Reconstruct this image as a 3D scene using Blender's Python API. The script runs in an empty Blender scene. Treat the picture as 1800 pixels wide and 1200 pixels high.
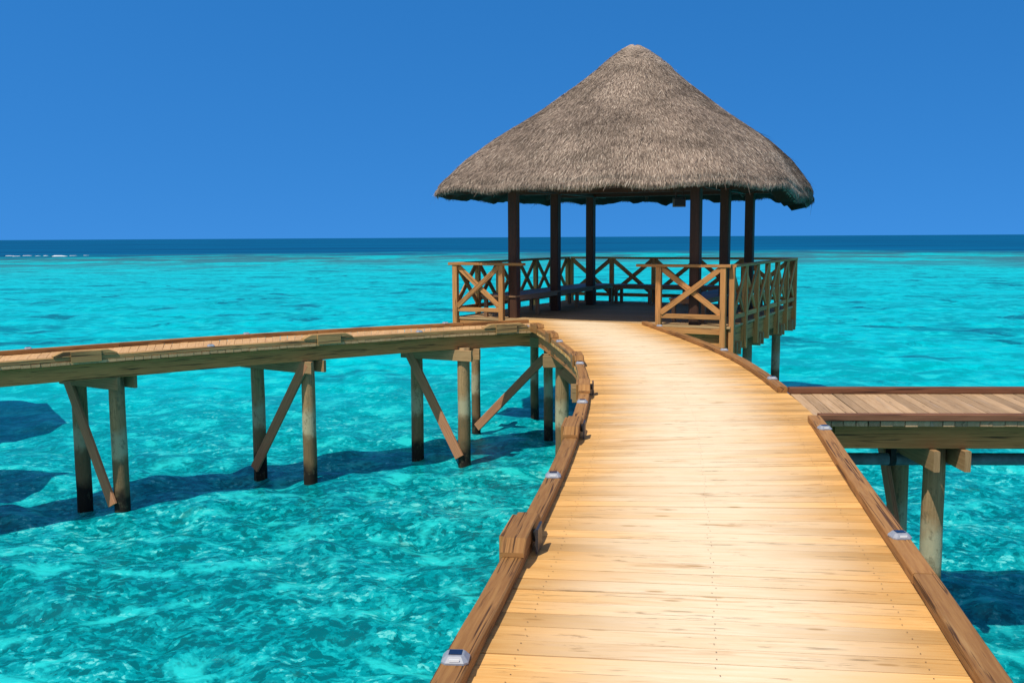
import bpy, math, random
import numpy as np
from mathutils import Vector, Matrix
random.seed(7); rng = np.random.default_rng(7)
S = bpy.context.scene
COL = S.collection
R = math.radians

# ------------------------------------------------------------------ camera
EYE = 1.6                       # eye height above the boardwalk deck (deck top is z = 0)
WATER = -2.25
FPX = 1700.0
roll = math.atan(10/1800); pitch = math.atan(183/FPX)
fw = Vector((0, math.cos(pitch), -math.sin(pitch)))
r0 = Vector((1, 0, 0)); u0 = r0.cross(fw)
rt = r0*math.cos(roll) - u0*math.sin(roll); up = rt.cross(fw)
cam_d = bpy.data.cameras.new('camera'); cam = bpy.data.objects.new('camera', cam_d); COL.objects.link(cam)
cam_d.sensor_width = 36; cam_d.lens = 36*FPX/1800; cam_d.clip_end = 60000; cam_d.clip_start = .05
cam.matrix_world = Matrix(((rt.x, up.x, -fw.x, 0), (rt.y, up.y, -fw.y, 0), (rt.z, up.z, -fw.z, EYE), (0, 0, 0, 1)))
S.camera = cam

# ------------------------------------------------------------------ light
SUN_EL, SUN_AZ = 58, 217        # azimuth clockwise from +Y: behind the camera, to its left
w = bpy.data.worlds.new('World'); S.world = w; w.use_nodes = True
nt = w.node_tree; nt.nodes.clear()
sky = nt.nodes.new('ShaderNodeTexSky'); sky.sky_type = 'NISHITA'; sky.sun_disc = False
sky.sun_elevation = R(SUN_EL); sky.sun_rotation = R(SUN_AZ)
sky.air_density = 1.0; sky.dust_density = 0.6; sky.ozone_density = 3.0; sky.altitude = 2000
geo = nt.nodes.new('ShaderNodeTexCoord')
lift = nt.nodes.new('ShaderNodeVectorMath'); lift.operation = 'ADD'; lift.inputs[1].default_value = (0, 0, .42)
nrm = nt.nodes.new('ShaderNodeVectorMath'); nrm.operation = 'NORMALIZE'
hs = nt.nodes.new('ShaderNodeHueSaturation'); hs.inputs['Hue'].default_value = .4990; hs.inputs['Saturation'].default_value = 1.33; hs.inputs['Value'].default_value = 1.7
bg = nt.nodes.new('ShaderNodeBackground'); bg.inputs['Strength'].default_value = .13
wo = nt.nodes.new('ShaderNodeOutputWorld')
L = nt.links
L.new(geo.outputs['Generated'], lift.inputs[0]); L.new(lift.outputs[0], nrm.inputs[0]); L.new(nrm.outputs[0], sky.inputs['Vector'])
# bright hazy sky round the sun, which stands behind the viewer
dt = nt.nodes.new('ShaderNodeVectorMath'); dt.operation = 'DOT_PRODUCT'
_a, _e = R(SUN_AZ), R(SUN_EL); dt.inputs[1].default_value = (math.sin(_a)*math.cos(_e), math.cos(_a)*math.cos(_e), math.sin(_e))
au = nt.nodes.new('ShaderNodeMapRange'); au.interpolation_type = 'SMOOTHSTEP'; au.inputs[1].default_value = .25; au.inputs[2].default_value = 1.0; au.inputs[4].default_value = .85
mx = nt.nodes.new('ShaderNodeMix'); mx.data_type = 'RGBA'; mx.inputs[7].default_value = (4.6, 3.9, 3.1, 1)
L.new(geo.outputs['Generated'], dt.inputs[0]); L.new(dt.outputs['Value'], au.inputs[0]); L.new(au.outputs[0], mx.inputs[0])
L.new(sky.outputs[0], hs.inputs['Color']); L.new(hs.outputs[0], mx.inputs[6]); L.new(mx.outputs[2], bg.inputs['Color']); L.new(bg.outputs[0], wo.inputs['Surface'])
sd = bpy.data.lights.new('sun', 'SUN'); sd.energy = 4.3; sd.angle = R(.53); sd.color = (1, .93, .82)
so = bpy.data.objects.new('sun', sd); COL.objects.link(so)
az, el = R(SUN_AZ), R(SUN_EL)
sv = Vector((math.sin(az)*math.cos(el), math.cos(az)*math.cos(el), math.sin(el)))
so.rotation_euler = sv.to_track_quat('Z', 'Y').to_euler(); so.location = sv*30
S.view_settings.view_transform = 'Standard'; S.view_settings.look = 'None'
S.view_settings.exposure = 0.0; S.view_settings.gamma = 1.0

# ------------------------------------------------------------------ node helper
class NT:
    def __init__(s, name):
        s.m = bpy.data.materials.new(name); s.m.use_nodes = True; s.t = s.m.node_tree; s.t.nodes.clear()
        s.out = s.n('ShaderNodeOutputMaterial')
    def n(s, typ, **kw):
        x = s.t.nodes.new(typ)
        for k, v in kw.items(): setattr(x, k, v)
        return x
    def put(s, sock, v):
        if hasattr(v, 'is_output'): s.t.links.new(v, sock)
        elif isinstance(v, (tuple, list)) and sock.type == 'RGBA' and len(v) == 3: sock.default_value = (*v, 1)
        else: sock.default_value = v
    def math(s, op, a, b=0.0, c=None, clamp=False):
        x = s.n('ShaderNodeMath', operation=op, use_clamp=clamp); s.put(x.inputs[0], a); s.put(x.inputs[1], b)
        if c is not None: s.put(x.inputs[2], c)
        return x.outputs[0]
    def vmath(s, op, a, b=(0, 0, 0)):
        x = s.n('ShaderNodeVectorMath', operation=op); s.put(x.inputs[0], a); s.put(x.inputs[1], b)
        return x.outputs['Value'] if op in ('LENGTH', 'DOT_PRODUCT') else x.outputs[0]
    def scalev(s, a, k):
        x = s.n('ShaderNodeVectorMath', operation='SCALE'); s.put(x.inputs[0], a); s.put(x.inputs['Scale'], k); return x.outputs[0]
    def noise(s, vec, scale, detail=3, rough=.5, dist=0.0, color=False, lac=2.0):
        x = s.n('ShaderNodeTexNoise'); s.put(x.inputs['Vector'], vec); s.put(x.inputs['Scale'], scale)
        s.put(x.inputs['Detail'], detail); s.put(x.inputs['Roughness'], rough); s.put(x.inputs['Distortion'], dist)
        return x.outputs['Color' if color else 0]
    def voro(s, vec, scale, feature='F1', rnd=1.0, out='Distance'):
        x = s.n('ShaderNodeTexVoronoi', feature=feature); s.put(x.inputs['Vector'], vec); s.put(x.inputs['Scale'], scale)
        s.put(x.inputs['Randomness'], rnd); return x.outputs[out]
    def ramp(s, f, a, b, lo=0.0, hi=1.0, smooth=True):
        x = s.n('ShaderNodeMapRange', interpolation_type='SMOOTHSTEP' if smooth else 'LINEAR')
        s.put(x.inputs[0], f); s.put(x.inputs[1], a); s.put(x.inputs[2], b); s.put(x.inputs[3], lo); s.put(x.inputs[4], hi)
        return x.outputs[0]
    def mix(s, f, a, b, blend='MIX'):
        x = s.n('ShaderNodeMix', data_type='RGBA', blend_type=blend); s.put(x.inputs[0], f); s.put(x.inputs[6], a); s.put(x.inputs[7], b)
        return x.outputs[2]
    def bump(s, h, strength=.5, dist=.01, normal=None):
        x = s.n('ShaderNodeBump'); s.put(x.inputs['Height'], h); s.put(x.inputs['Strength'], strength); s.put(x.inputs['Distance'], dist)
        if normal is not None: s.put(x.inputs['Normal'], normal)
        return x.outputs[0]
    def bsdf(s, color, rough=.7, spec=.3, normal=None, metal=0.0, ior=None):
        x = s.n('ShaderNodeBsdfPrincipled'); s.put(x.inputs['Base Color'], color); s.put(x.inputs['Roughness'], rough)
        s.put(x.inputs['Specular IOR Level'], spec); s.put(x.inputs['Metallic'], metal)
        if ior: s.put(x.inputs['IOR'], ior)
        if normal is not None: s.put(x.inputs['Normal'], normal)
        s.t.links.new(x.outputs[0], s.out.inputs[0]); return x
    def attr(s, name, out='Fac'):
        return s.n('ShaderNodeAttribute', attribute_name=name).outputs[out]
    def uv(s): return s.n('ShaderNodeUVMap').outputs[0]
    def pos(s): return s.n('ShaderNodeNewGeometry').outputs['Position']
    def comb(s, x, y, z):
        c = s.n('ShaderNodeCombineXYZ'); s.put(c.inputs[0], x); s.put(c.inputs[1], y); s.put(c.inputs[2], z); return c.outputs[0]
    def sep(s, v):
        c = s.n('ShaderNodeSeparateXYZ'); s.put(c.inputs[0], v); return c.outputs

def wood(name, c1, c2, dark=(.05, .03, .015), tone=.35, check=0.0, marks=0.0, crack=.5, stain=None, rough=.72, centre=None, knots=True, spec=.2, tide=False, streak=1.0):
    """Sawn timber: u runs along the grain (metres), v across. Attribute rnd = one random number per board."""
    n = NT(name); uv = n.uv(); rnd = n.attr('rnd')
    u, v, _ = n.sep(uv)
    off = n.math('MULTIPLY', rnd, 37.3)
    base = n.comb(n.math('ADD', u, off), n.math('ADD', v, n.math('MULTIPLY', rnd, 11.7)), off)
    g = n.noise(n.vmath('MULTIPLY', base, (3.0, 60, 1)), 1.0, 5, .68, .15)
    big = n.noise(n.vmath('MULTIPLY', base, (.9, 5, 1)), 1.0, 3, .55)
    c = n.mix(n.ramp(g, .3, .7), c1, c2)
    tn = n.math('ADD', n.math('MULTIPLY', n.math('SUBTRACT', rnd, .5), tone), n.math('MULTIPLY', n.math('SUBTRACT', big, .5), tone*1.2))
    c = n.mix(1.0, c, n.comb(*[n.math('ADD', tn, 1.0)]*3), 'MULTIPLY')
    if centre:
        # bare, worn timber where people walk: paler along the middle of the deck (width share kept in attribute 'mid')
        md = n.attr('mid')
        wv = n.math('ADD', md, n.math('MULTIPLY', n.math('SUBTRACT', n.noise(n.vmath('MULTIPLY', base, (1.1, 3.0, 1)), 1, 3), .5), .55))
        c = n.mix(n.ramp(wv, .22, 1.15), c, n.mix(n.ramp(g, .25, .75), centre[0], centre[1]))
    if stain:
        st = n.noise(n.vmath('MULTIPLY', base, (1.3, 8, 1)), 1.0, 4, .6, .8)
        c = n.mix(n.math('MULTIPLY', n.ramp(st, .58, .75), .6), c, stain)
    cr = n.noise(n.vmath('MULTIPLY', base, (3.2*streak, 85, 1)), 1.0, 3, .55, .2)
    gate = n.ramp(n.noise(n.vmath('MULTIPLY', base, (1.3, 9, 1)), 1.0, 2), .5, .64)
    ck = n.math('MULTIPLY', n.math('MULTIPLY', n.ramp(cr, .57, .66), gate), crack)
    c = n.mix(ck, c, dark)
    h = n.math('SUBTRACT', n.math('MULTIPLY', g, .5), ck)
    if check:
        cn = n.noise(n.vmath('MULTIPLY', base, (.45, 40, 1)), 1.0, 2, .5, .1)
        ln = n.ramp(n.math('ABSOLUTE', n.math('SUBTRACT', cn, .5)), .01, .04, 1, 0)
        gt = n.ramp(n.noise(n.vmath('MULTIPLY', base, (1.3, 14, 1)), 1.0, 2), .50, .56)
        lk = n.math('MULTIPLY', n.math('MULTIPLY', ln, gt), check)
        c = n.mix(lk, c, dark); h = n.math('SUBTRACT', h, n.math('MULTIPLY', lk, 1.5))
    if marks:
        mk = n.noise(n.vmath('MULTIPLY', base, (5.5, 34, 1)), 1.0, 4, .65, .4)
        mg = n.ramp(n.noise(n.vmath('MULTIPLY', base, (1.5, 7, 1)), 1.0, 3), .53, .62)
        ml = n.math('MULTIPLY', n.math('MULTIPLY', n.ramp(mk, .56, .66), mg), marks)
        c = n.mix(ml, c, (.17, .075, .022)); h = n.math('SUBTRACT', h, ml)
    if knots:
        kv = n.voro(n.vmath('MULTIPLY', base, (2.0, 9.5, 1)), 1.0)
        kn = n.ramp(kv, .13, .05)
        c = n.mix(n.math('MULTIPLY', kn, .7), c, n.mix(.5, dark, c1))
    if tide:
        z = n.sep(n.pos())[2]
        P = n.pos()
        wob = n.math('MULTIPLY', n.math('SUBTRACT', n.noise(P, 5, 3), .5), .35)
        zz = n.math('ADD', z, wob)
        band = n.math('MULTIPLY', n.ramp(zz, -1.55, -1.35), n.ramp(zz, -.95, -1.15))
        c = n.mix(n.math('MULTIPLY', band, .75), c, (.42, .40, .26))
        c = n.mix(n.math('MULTIPLY', n.ramp(zz, -1.38, -1.5), .62), c, (.085, .06, .03))
        c = n.mix(n.ramp(zz, -1.8, -2.02), c, (.015, .012, .008))
        bl = n.ramp(n.noise(n.vmath('MULTIPLY', P, (1, 1, .55)), 13, 5, .75), .52, .64)
        c = n.mix(n.math('MULTIPLY', bl, .55), c, (.1, .09, .05))
        h = n.math('ADD', h, n.math('MULTIPLY', n.noise(P, 26, 5, .72), 2.6))
    n.bsdf(c, rough, spec, n.bump(h, .35, .006))
    return n.m

M = {}
M['deck'] = wood('boardwalk planks', (.60, .315, .095), (.68, .40, .145), dark=(.10, .055, .022), tone=.46, crack=.55, marks=.55, stain=(.48, .25, .09), centre=((.88, .74, .53), (.77, .58, .36)), streak=1.5)
M['deck_left'] = wood('side planks pale', (.60, .38, .19), (.52, .30, .13), dark=(.12, .07, .04), tone=.22, crack=.5, stain=(.42, .2, .08))
M['deck_right'] = wood('side planks brown', (.36, .225, .115), (.46, .31, .18), dark=(.06, .03, .02), tone=.5, crack=.6, stain=(.36, .29, .235))
M['curb'] = wood('kerb timber', (.27, .125, .040), (.37, .19, .064), dark=(.05, .022, .01), check=.9, tone=.3, crack=.9, stain=(.42, .25, .10), rough=.62)
M['curb_dark'] = wood('kerb timber red', (.15, .062, .032), (.21, .095, .05), dark=(.03, .015, .01), check=.9, tone=.2, crack=.5)
M['curb_grey'] = wood('weathered kerb timber', (.44, .27, .105), (.36, .21, .08), dark=(.05, .03, .015), check=.9, tone=.3, crack=.9, stain=(.42, .30, .13))
M['beam'] = wood('beam timber', (.58, .24, .075), (.43, .175, .052), dark=(.03, .022, .01), check=.9, tone=.3, crack=.6)
M['cap'] = wood('cap beam timber', (.40, .25, .12), (.29, .175, .08), dark=(.04, .03, .015), tone=.3, crack=.6)
M['pile'] = wood('pile timber', (.40, .255, .125), (.27, .17, .075), dark=(.05, .04, .02), tone=.25, crack=.4, tide=True, knots=False)
M['brace'] = wood('brace timber', (.50, .24, .12), (.38, .17, .085), dark=(.03, .02, .015), tone=.3, crack=.4)
M['column'] = wood('dark column timber', (.055, .026, .016), (.085, .04, .024), dark=(.012, .007, .005), tone=.3, crack=.5, rough=.55)
M['rail'] = wood('railing timber', (.56, .27, .09), (.46, .205, .065), dark=(.08, .04, .02), check=.9, tone=.35, crack=.5)
M['rail_dark'] = wood('shaded railing timber', (.17, .09, .045), (.12, .065, .034), dark=(.03, .02, .01), tone=.35, crack=.5)
M['pav_deck'] = wood('pavilion planks', (.50, .33, .16), (.42, .26, .12), dark=(.09, .05, .025), tone=.25, crack=.6, stain=(.3, .2, .12))
M['bench'] = wood('bench timber', (.30, .165, .085), (.22, .12, .06), dark=(.05, .03, .02), tone=.35, crack=.5, rough=.5, spec=.4)

def plain(name, color, rough=.5, spec=.5, metal=0.0, var=.12, sc=18):
    n = NT(name); nz = n.noise(n.n('ShaderNodeTexCoord').outputs['Object'], sc, 4, .6)
    c = n.mix(n.ramp(nz, .35, .65), tuple(x*(1-var) for x in color), tuple(min(1, x*(1+var)) for x in color))
    n.bsdf(c, n.math('ADD', n.math('MULTIPLY', nz, .15), rough), spec, metal=metal); return n.m
M['lamp_shell'] = plain('pale plastic shell', (.26, .285, .335), .35, .5, var=.06, sc=40)
M['panel'] = plain('solar glass', (.012, .02, .055), .12, .6)
M['plate'] = plain('black plate', (.03, .03, .035), .35, .5)
M['pipe'] = plain('grey green pipe', (.10, .17, .19), .45, .4, var=.25, sc=7)
M['nail'] = plain('rusty nail', (.16, .085, .04), .5, .4)
M['strap'] = plain('black rubber strap', (.02, .02, .02), .6, .3)
M['box_dark'] = plain('dark plastic box', (.075, .075, .06), .5, .4)

# ------------------------------------------------------------------ mesh builder
class MB:
    def __init__(s): s.v = []; s.f = []; s.uv = []; s.r = []; s.mid = []; s.sm = []
    def add(s, verts, faces, uvs, rnd=None, mids=None, smooth=False):
        rnd = random.random() if rnd is None else rnd
        b = len(s.v); s.v += [tuple(p) for p in verts]; s.r += [rnd]*len(verts)
        s.mid += list(mids) if mids is not None else [0.0]*len(verts)
        for f, q in zip(faces, uvs): s.f.append([b+i for i in f]); s.uv += [tuple(t) for t in q]; s.sm.append(smooth)
    def rings(s, rings, us, closed_caps=True, rnd=None, smooth=False, pers=None):
        """Loft rings (lists of equal length, counter-clockwise seen from the far end)."""
        n = len(rings[0]); verts = [p for r in rings for p in r]
        per = [0.0]
        for i in range(n): per.append(per[-1] + (Vector(rings[0][(i+1) % n])-Vector(rings[0][i])).length)
        F, U = [], []
        for k in range(len(rings)-1):
            for i in range(n):
                j = (i+1) % n
                F.append([k*n+i, k*n+j, (k+1)*n+j, (k+1)*n+i])
                U.append([(us[k], per[i]), (us[k], per[i+1]), (us[k+1], per[i+1]), (us[k+1], per[i])])
        if closed_caps:
            for k, rev in ((0, True), (len(rings)-1, False)):
                idx = [k*n+i for i in range(n)]; idx = idx[::-1] if rev else idx
                F.append(idx); U.append([(us[k]+.03*(i % 2), .02*i) for i in range(n)])
        s.add(verts, F, U, rnd, smooth=smooth)
    def profile(s, w_, h_, ch):
        a, b = w_/2, h_/2
        if ch <= 0: return [(-a, -b), (a, -b), (a, b), (-a, b)]
        return [(-a+ch, -b), (a-ch, -b), (a, -b+ch), (a, b-ch), (a-ch, b), (-a+ch, b), (-a, b-ch), (-a, -b+ch)]
    def bar(s, p0, p1, w_, h_, up=(0, 0, 1), ch=.004, rnd=None):
        p0, p1 = Vector(p0), Vector(p1); d = (p1-p0); ln = d.length; d.normalize(); up = Vector(up)
        side = d.cross(up).normalized(); u_ = side.cross(d).normalized()
        pr = s.profile(w_, h_, ch); u0_ = random.random()*5
        # ring order: seen from the far end counter-clockwise => use side, u_
        def ring(p): return [p + side*a + u_*b for a, b in pr]
        s.rings([ring(p1), ring(p0)], [u0_+ln, u0_], rnd=rnd)
    def sweep(s, pts, w_, h_, ch=.006, rnd=None, drop=0.0):
        pts = [Vector(p) for p in pts]; rings, us, acc = [], [], random.random()*5
        pr = s.profile(w_, h_, ch)
        for i, p in enumerate(pts):
            if i: acc += (p-pts[i-1]).length
            t = (pts[min(i+1, len(pts)-1)]-pts[max(i-1, 0)]); t.z = 0; t.normalize()
            side = Vector((t.y, -t.x, 0))
            rings.append([p + side*a + Vector((0, 0, b)) for a, b in pr]); us.append(acc)
        s.rings(rings[::-1], us[::-1], rnd=rnd)
    def tube(s, p0, p1, ra, rb, n=14, seg=1, wob=0.0, rnd=None):
        p0, p1 = Vector(p0), Vector(p1); d = (p1-p0).normalized()
        a = d.orthogonal().normalized(); b = d.cross(a); rings, us = [], []
        for k in range(seg+1):
            t = k/seg; c = p0.lerp(p1, t); r_ = ra+(rb-ra)*t
            o = Vector((random.uniform(-wob, wob), random.uniform(-wob, wob), 0))
            rings.append([c + o + (a*math.cos(2*math.pi*i/n)+b*math.sin(2*math.pi*i/n))*r_*(1+random.uniform(-wob, wob)*2) for i in range(n)])
            us.append((p1-p0).length*t)
        s.rings(rings, us, rnd=rnd, smooth=True)
    def slab(s, a, b, c, d, th, mids=(0, 0, 0, 0), rnd=None):
        """Plank with top corners a,b (one long edge, a->b) and d,c (other long edge); length axis a->b."""
        a, b, c, d = map(Vector, (a, b, c, d)); dn = Vector((0, 0, -th)); ln = (b-a).length; wd = (d-a).length; u0_ = random.random()*3
        V = [a, b, c, d, a+dn, b+dn, c+dn, d+dn]
        F = [[0, 1, 2, 3], [7, 6, 5, 4], [0, 4, 5, 1], [1, 5, 6, 2], [2, 6, 7, 3], [3, 7, 4, 0]]
        if (b-a).cross(d-a).z < 0: F = [f[::-1] for f in F]
        uvv = [(u0_, 0), (u0_+ln, 0), (u0_+ln, wd), (u0_, wd), (u0_, -th), (u0_+ln, -th), (u0_+ln, wd+th), (u0_, wd+th)]
        s.add(V, F, [[uvv[i] for i in f] for f in F], rnd, list(mids)*2)
    def build(s, name, mat, parent=None, label=None):
        me = bpy.data.meshes.new(name); o = Vector((0, 0, 0))
        root = parent
        while root is not None and root.parent is not None: root = root.parent
        if root is not None: o = root.location
        V = [(x-o.x, y-o.y, z-o.z) for x, y, z in s.v]
        me.from_pydata(V, [], s.f)
        uvl = me.uv_layers.new(name='UVMap'); uvl.data.foreach_set('uv', np.array(s.uv, dtype=np.float32).ravel())
        for nm, dat in (('rnd', s.r), ('mid', s.mid)):
            a = me.attributes.new(nm, 'FLOAT', 'POINT'); a.data.foreach_set('value', np.array(dat, dtype=np.float32))
        me.polygons.foreach_set('use_smooth', np.array(s.sm, dtype=bool))
        me.materials.append(mat); me.update()
        ob = bpy.data.objects.new(name, me); COL.objects.link(ob)
        if parent is not None: ob.parent = parent
        if label: ob['label'] = label
        return ob

def tag(o, label, cat, group=None, kind=None):
    if label: o['label'] = label
    if cat: o['category'] = cat
    if group: o['group'] = group
    if kind: o['kind'] = kind
    return o
def thing(name, loc, label, cat, group=None, rz=0.0):
    o = bpy.data.objects.new(name, None); COL.objects.link(o); o.location = loc; o.rotation_euler = (0, 0, rz); o.empty_display_size = .2
    return tag(o, label, cat, group)
def one(name, mat, parent, fn, *a, label=None, **k):
    mb = MB(); getattr(mb, fn)(*a, **k); return mb.build(name, mat, parent, label)

# ------------------------------------------------------------------ plan helpers
def spline(pts, n=80):
    """Smooth curve through points (Catmull-Rom, uniform arc sampling)."""
    P = [np.array(p, float) for p in pts]; P = [2*P[0]-P[1]] + P + [2*P[-1]-P[-2]]; out = []
    for i in range(1, len(P)-2):
        for t in np.linspace(0, 1, 24, endpoint=False):
            a, b, c, d = P[i-1:i+3]
            out.append(.5*((2*b)+(-a+c)*t+(2*a-5*b+4*c-d)*t*t+(-a+3*b-3*c+d)*t**3))
    out.append(P[-2]); out = np.array(out)
    s_ = np.r_[0, np.cumsum(np.linalg.norm(np.diff(out, axis=0), axis=1))]
    q = np.linspace(0, s_[-1], n)
    return np.stack([np.interp(q, s_, out[:, k]) for k in range(out.shape[1])], 1)
def resample(pl, n):
    pl = np.array(pl, float); s_ = np.r_[0, np.cumsum(np.linalg.norm(np.diff(pl, axis=0), axis=1))]
    q = np.linspace(0, s_[-1], n); return np.stack([np.interp(q, s_, pl[:, k]) for k in range(2)], 1)
def subpath(pl, y0, y1, key=1):
    """Part of a polyline between two values of coordinate key (monotone)."""
    pl = np.array(pl, float); k = pl[:, key]
    if k[0] > k[-1]: pl = pl[::-1]; k = pl[:, key]
    a = [np.interp(y0, k, pl[:, 0]), np.interp(y0, k, pl[:, 1])]; b = [np.interp(y1, k, pl[:, 0]), np.interp(y1, k, pl[:, 1])]
    return np.array([a] + [p for p, v in zip(pl, k) if y0 < v < y1] + [b])
def offset(pl, d):
    pl = np.array(pl, float); t = np.gradient(pl, axis=0); t /= np.linalg.norm(t, axis=1)[:, None]
    return pl + np.stack([t[:, 1], -t[:, 0]], 1)*d      # d > 0: to the right of travel
def at_key(pl, v, key=1):
    pl = np.array(pl, float); k = pl[:, key]
    if k[0] > k[-1]: pl = pl[::-1]; k = pl[:, key]
    return np.array([np.interp(v, k, pl[:, 0]), np.interp(v, k, pl[:, 1])])
def z3(pl, z): return [Vector((p[0], p[1], z)) for p in pl]
def planks(mb, A, B, pw, th=.04, gap=.006, mids=False, jig=.002, nseg=1):
    """Deck boards spanning from polyline A to polyline B (same number of stations)."""
    n = max(2, int(round(max(np.linalg.norm(np.diff(A, axis=0), axis=1).sum(), np.linalg.norm(np.diff(B, axis=0), axis=1).sum())/pw)))
    A, B = resample(A, n+1), resample(B, n+1)
    for i in range(n):
        a0, a1, b0, b1 = A[i], A[i+1], B[i], B[i+1]
        g = gap*random.choice([.25, .3, .35, .4, .45, .55, .9, 1.3])/np.linalg.norm(a1-a0+1e-9)*.5
        g = min(g, .2); gb = g*random.uniform(.6, 1.4)
        z = random.uniform(-jig, jig); zt = random.uniform(-jig, jig)
        rr = random.random(); ex = random.uniform(-.006, .006)
        dd = (b0-a0)/np.linalg.norm(b0-a0)
        p0 = a0+(a1-a0)*g - dd*ex; p1 = a0+(a1-a0)*(1-g) - dd*ex; q0 = b0+(b1-b0)*gb; q1 = b0+(b1-b0)*(1-gb)
        cuts = [0, .08, .17, .28, .4, .5, .6, .72, .83, .92, 1] if mids else [0, 1]
        for c0, c1 in zip(cuts[:-1], cuts[1:]):
            f = lambda p, q, t, zz: (*(p+(q-p)*t), zz)
            zz0, zz1 = z+(zt-z)*c0, z+(zt-z)*c1
            m0, m1 = math.sin(math.pi*c0), math.sin(math.pi*c1)
            if not mids: mb.slab(f(p0, q0, 0, z), f(p0, q0, 1, zt), f(p1, q1, 1, zt), f(p1, q1, 0, z), th, rnd=rr)
        if mids:
            # one board, subdivided along its length so the wear value can vary across the walkway
            u0_ = random.random()*3; ln = np.linalg.norm(q0-p0); wd = np.linalg.norm(p1-p0)
            V, mm, uvp = [], [], []
            for t in cuts:
                zt_ = z+(zt-z)*t
                for dz in (0, -th):
                    V += [(*(p0+(q0-p0)*t), zt_+dz), (*(p1+(q1-p1)*t), zt_+dz)]; mm += [math.sin(math.pi*t)]*2
                    uvp += [(u0_+ln*t, 0 + (dz)), (u0_+ln*t, wd - dz)]
            F = []
            for k in range(len(cuts)-1):
                b = 4*k; F += [[b, b+4, b+5, b+1], [b+2, b+3, b+7, b+6], [b, b+2, b+6, b+4], [b+1, b+5, b+7, b+3]]
            e = 4*(len(cuts)-1); F += [[0, 1, 3, 2], [e, e+2, e+3, e+1]]
            pa, pb, pc = (Vector(V[i]) for i in (0, 4, 5))
            if (pb-pa).cross(pc-pa).z < 0: F = [f[::-1] for f in F]
            mb.add(V, F, [[uvp[i] for i in f] for f in F], rr, mm)

CH = .06                                   # kerb height above the deck
# outer edge lines of the main boardwalk (walking away from the camera)
Lo = spline([(-1.30, -2.6), (-.83, 0), (-.30, 3.2), (-.135, 4.11), (.083, 5.37), (.31, 6.77), (.55, 8.5), (.69, 9.87), (.775, 11.67), (.74, 13.2), (.50, 15.6), (.36, 16.62)], 160)
Ro = spline([(.68, -2.6), (1.14, 0), (1.73, 3.19), (1.935, 4.27), (2.31, 6.35), (2.66, 8.27), (2.83, 9.9), (2.93, 11.6), (2.93, 12.83), (2.84, 14.26), (2.66, 16.05), (2.43, 17.95)], 160)
LEFT_END = [(.36, 16.62), (.34, 17.6), (.31, 18.82)]
# left branch: near edge and far edge, travelling towards the boardwalk
Wn = spline([(-11.2, 8.3), (-8.9, 10.25), (-6.5, 12.16), (-5.09, 13.19), (-4.13, 13.94), (-2.25, 15.24), (-1.13, 15.95), (.36, 16.62)], 120)
Wf = spline([(-12.1, 9.5), (-9.7, 11.45), (-7.17, 13.45), (-5.64, 14.68), (-4.58, 15.48), (-2.48, 16.78), (-1.23, 17.42), (.33, 18.2)], 120)
# right branch
Bn = np.array([(2.62, 8.24), (9.0, 8.00)]); Bf = np.array([(2.80, 9.83), (9.0, 9.62)])

# ================================================================== WATER
n = NT('lagoon water'); P = n.pos(); X_, Y_, Z_ = n.sep(P)
flat = n.comb(X_, Y_, 0.0)
dist = n.vmath('LENGTH', flat)
# colour of the sea over sand, coral heads and the deep drop-off beyond the reef edge; ripple light and caustics near the viewer are painted into it
wv1 = n.noise(flat, 1.1, 3, .6, color=True)
wv2 = n.noise(n.vmath('MULTIPLY', flat, (2.2, 4.2, 1)), 1.7, 3, .6, color=True)
near = n.ramp(dist, 13, 32, 1, 0)
refr = n.vmath('ADD', n.scalev(n.vmath('SUBTRACT', wv1, (.5, .5, .5)), .18), n.scalev(n.vmath('SUBTRACT', wv2, (.5, .5, .5)), .12))
q = n.vmath('ADD', flat, refr)
n_a = n.noise(n.vmath('MULTIPLY', q, (.16, .22, 1)), 1.0, 4, .6)            # broad sand / weed zones
n_b = n.noise(n.vmath('MULTIPLY', q, (1.25, 1.6, 1)), 1.0, 5, .66, .15)        # metre-sized light and dark wave streaks, painted in
n_c = n.noise(n.vmath('MULTIPLY', q, (7.5, 8.5, 1)), 1.0, 5, .76, .1)        # hand-sized caustic flecks, painted light
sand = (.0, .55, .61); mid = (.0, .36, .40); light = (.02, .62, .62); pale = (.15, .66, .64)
c = n.mix(n.ramp(n.math('ADD', n.math('MULTIPLY', n_a, .45), n.math('MULTIPLY', n_b, .55)), .42, .55), mid, sand)
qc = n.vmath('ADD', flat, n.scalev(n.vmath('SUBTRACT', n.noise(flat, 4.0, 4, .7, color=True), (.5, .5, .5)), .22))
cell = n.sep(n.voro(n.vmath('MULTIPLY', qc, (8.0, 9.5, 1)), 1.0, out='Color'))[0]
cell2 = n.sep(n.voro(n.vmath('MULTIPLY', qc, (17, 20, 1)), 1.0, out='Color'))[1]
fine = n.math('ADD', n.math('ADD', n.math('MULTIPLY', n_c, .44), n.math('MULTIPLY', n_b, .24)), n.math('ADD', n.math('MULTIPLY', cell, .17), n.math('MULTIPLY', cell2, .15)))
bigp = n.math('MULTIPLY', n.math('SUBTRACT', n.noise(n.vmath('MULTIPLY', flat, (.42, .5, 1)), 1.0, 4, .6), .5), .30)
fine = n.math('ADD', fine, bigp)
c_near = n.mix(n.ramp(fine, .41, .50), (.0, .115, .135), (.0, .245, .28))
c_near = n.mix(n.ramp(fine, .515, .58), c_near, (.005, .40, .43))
c_near = n.mix(n.ramp(fine, .60, .67), c_near, pale)  # pale flecks: caustic sunlight painted into the near water colour
olive = n.ramp(n.noise(n.vmath('MULTIPLY', qc, (.8, 1.0, 1)), 1.0, 5, .7), .62, .70)
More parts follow.
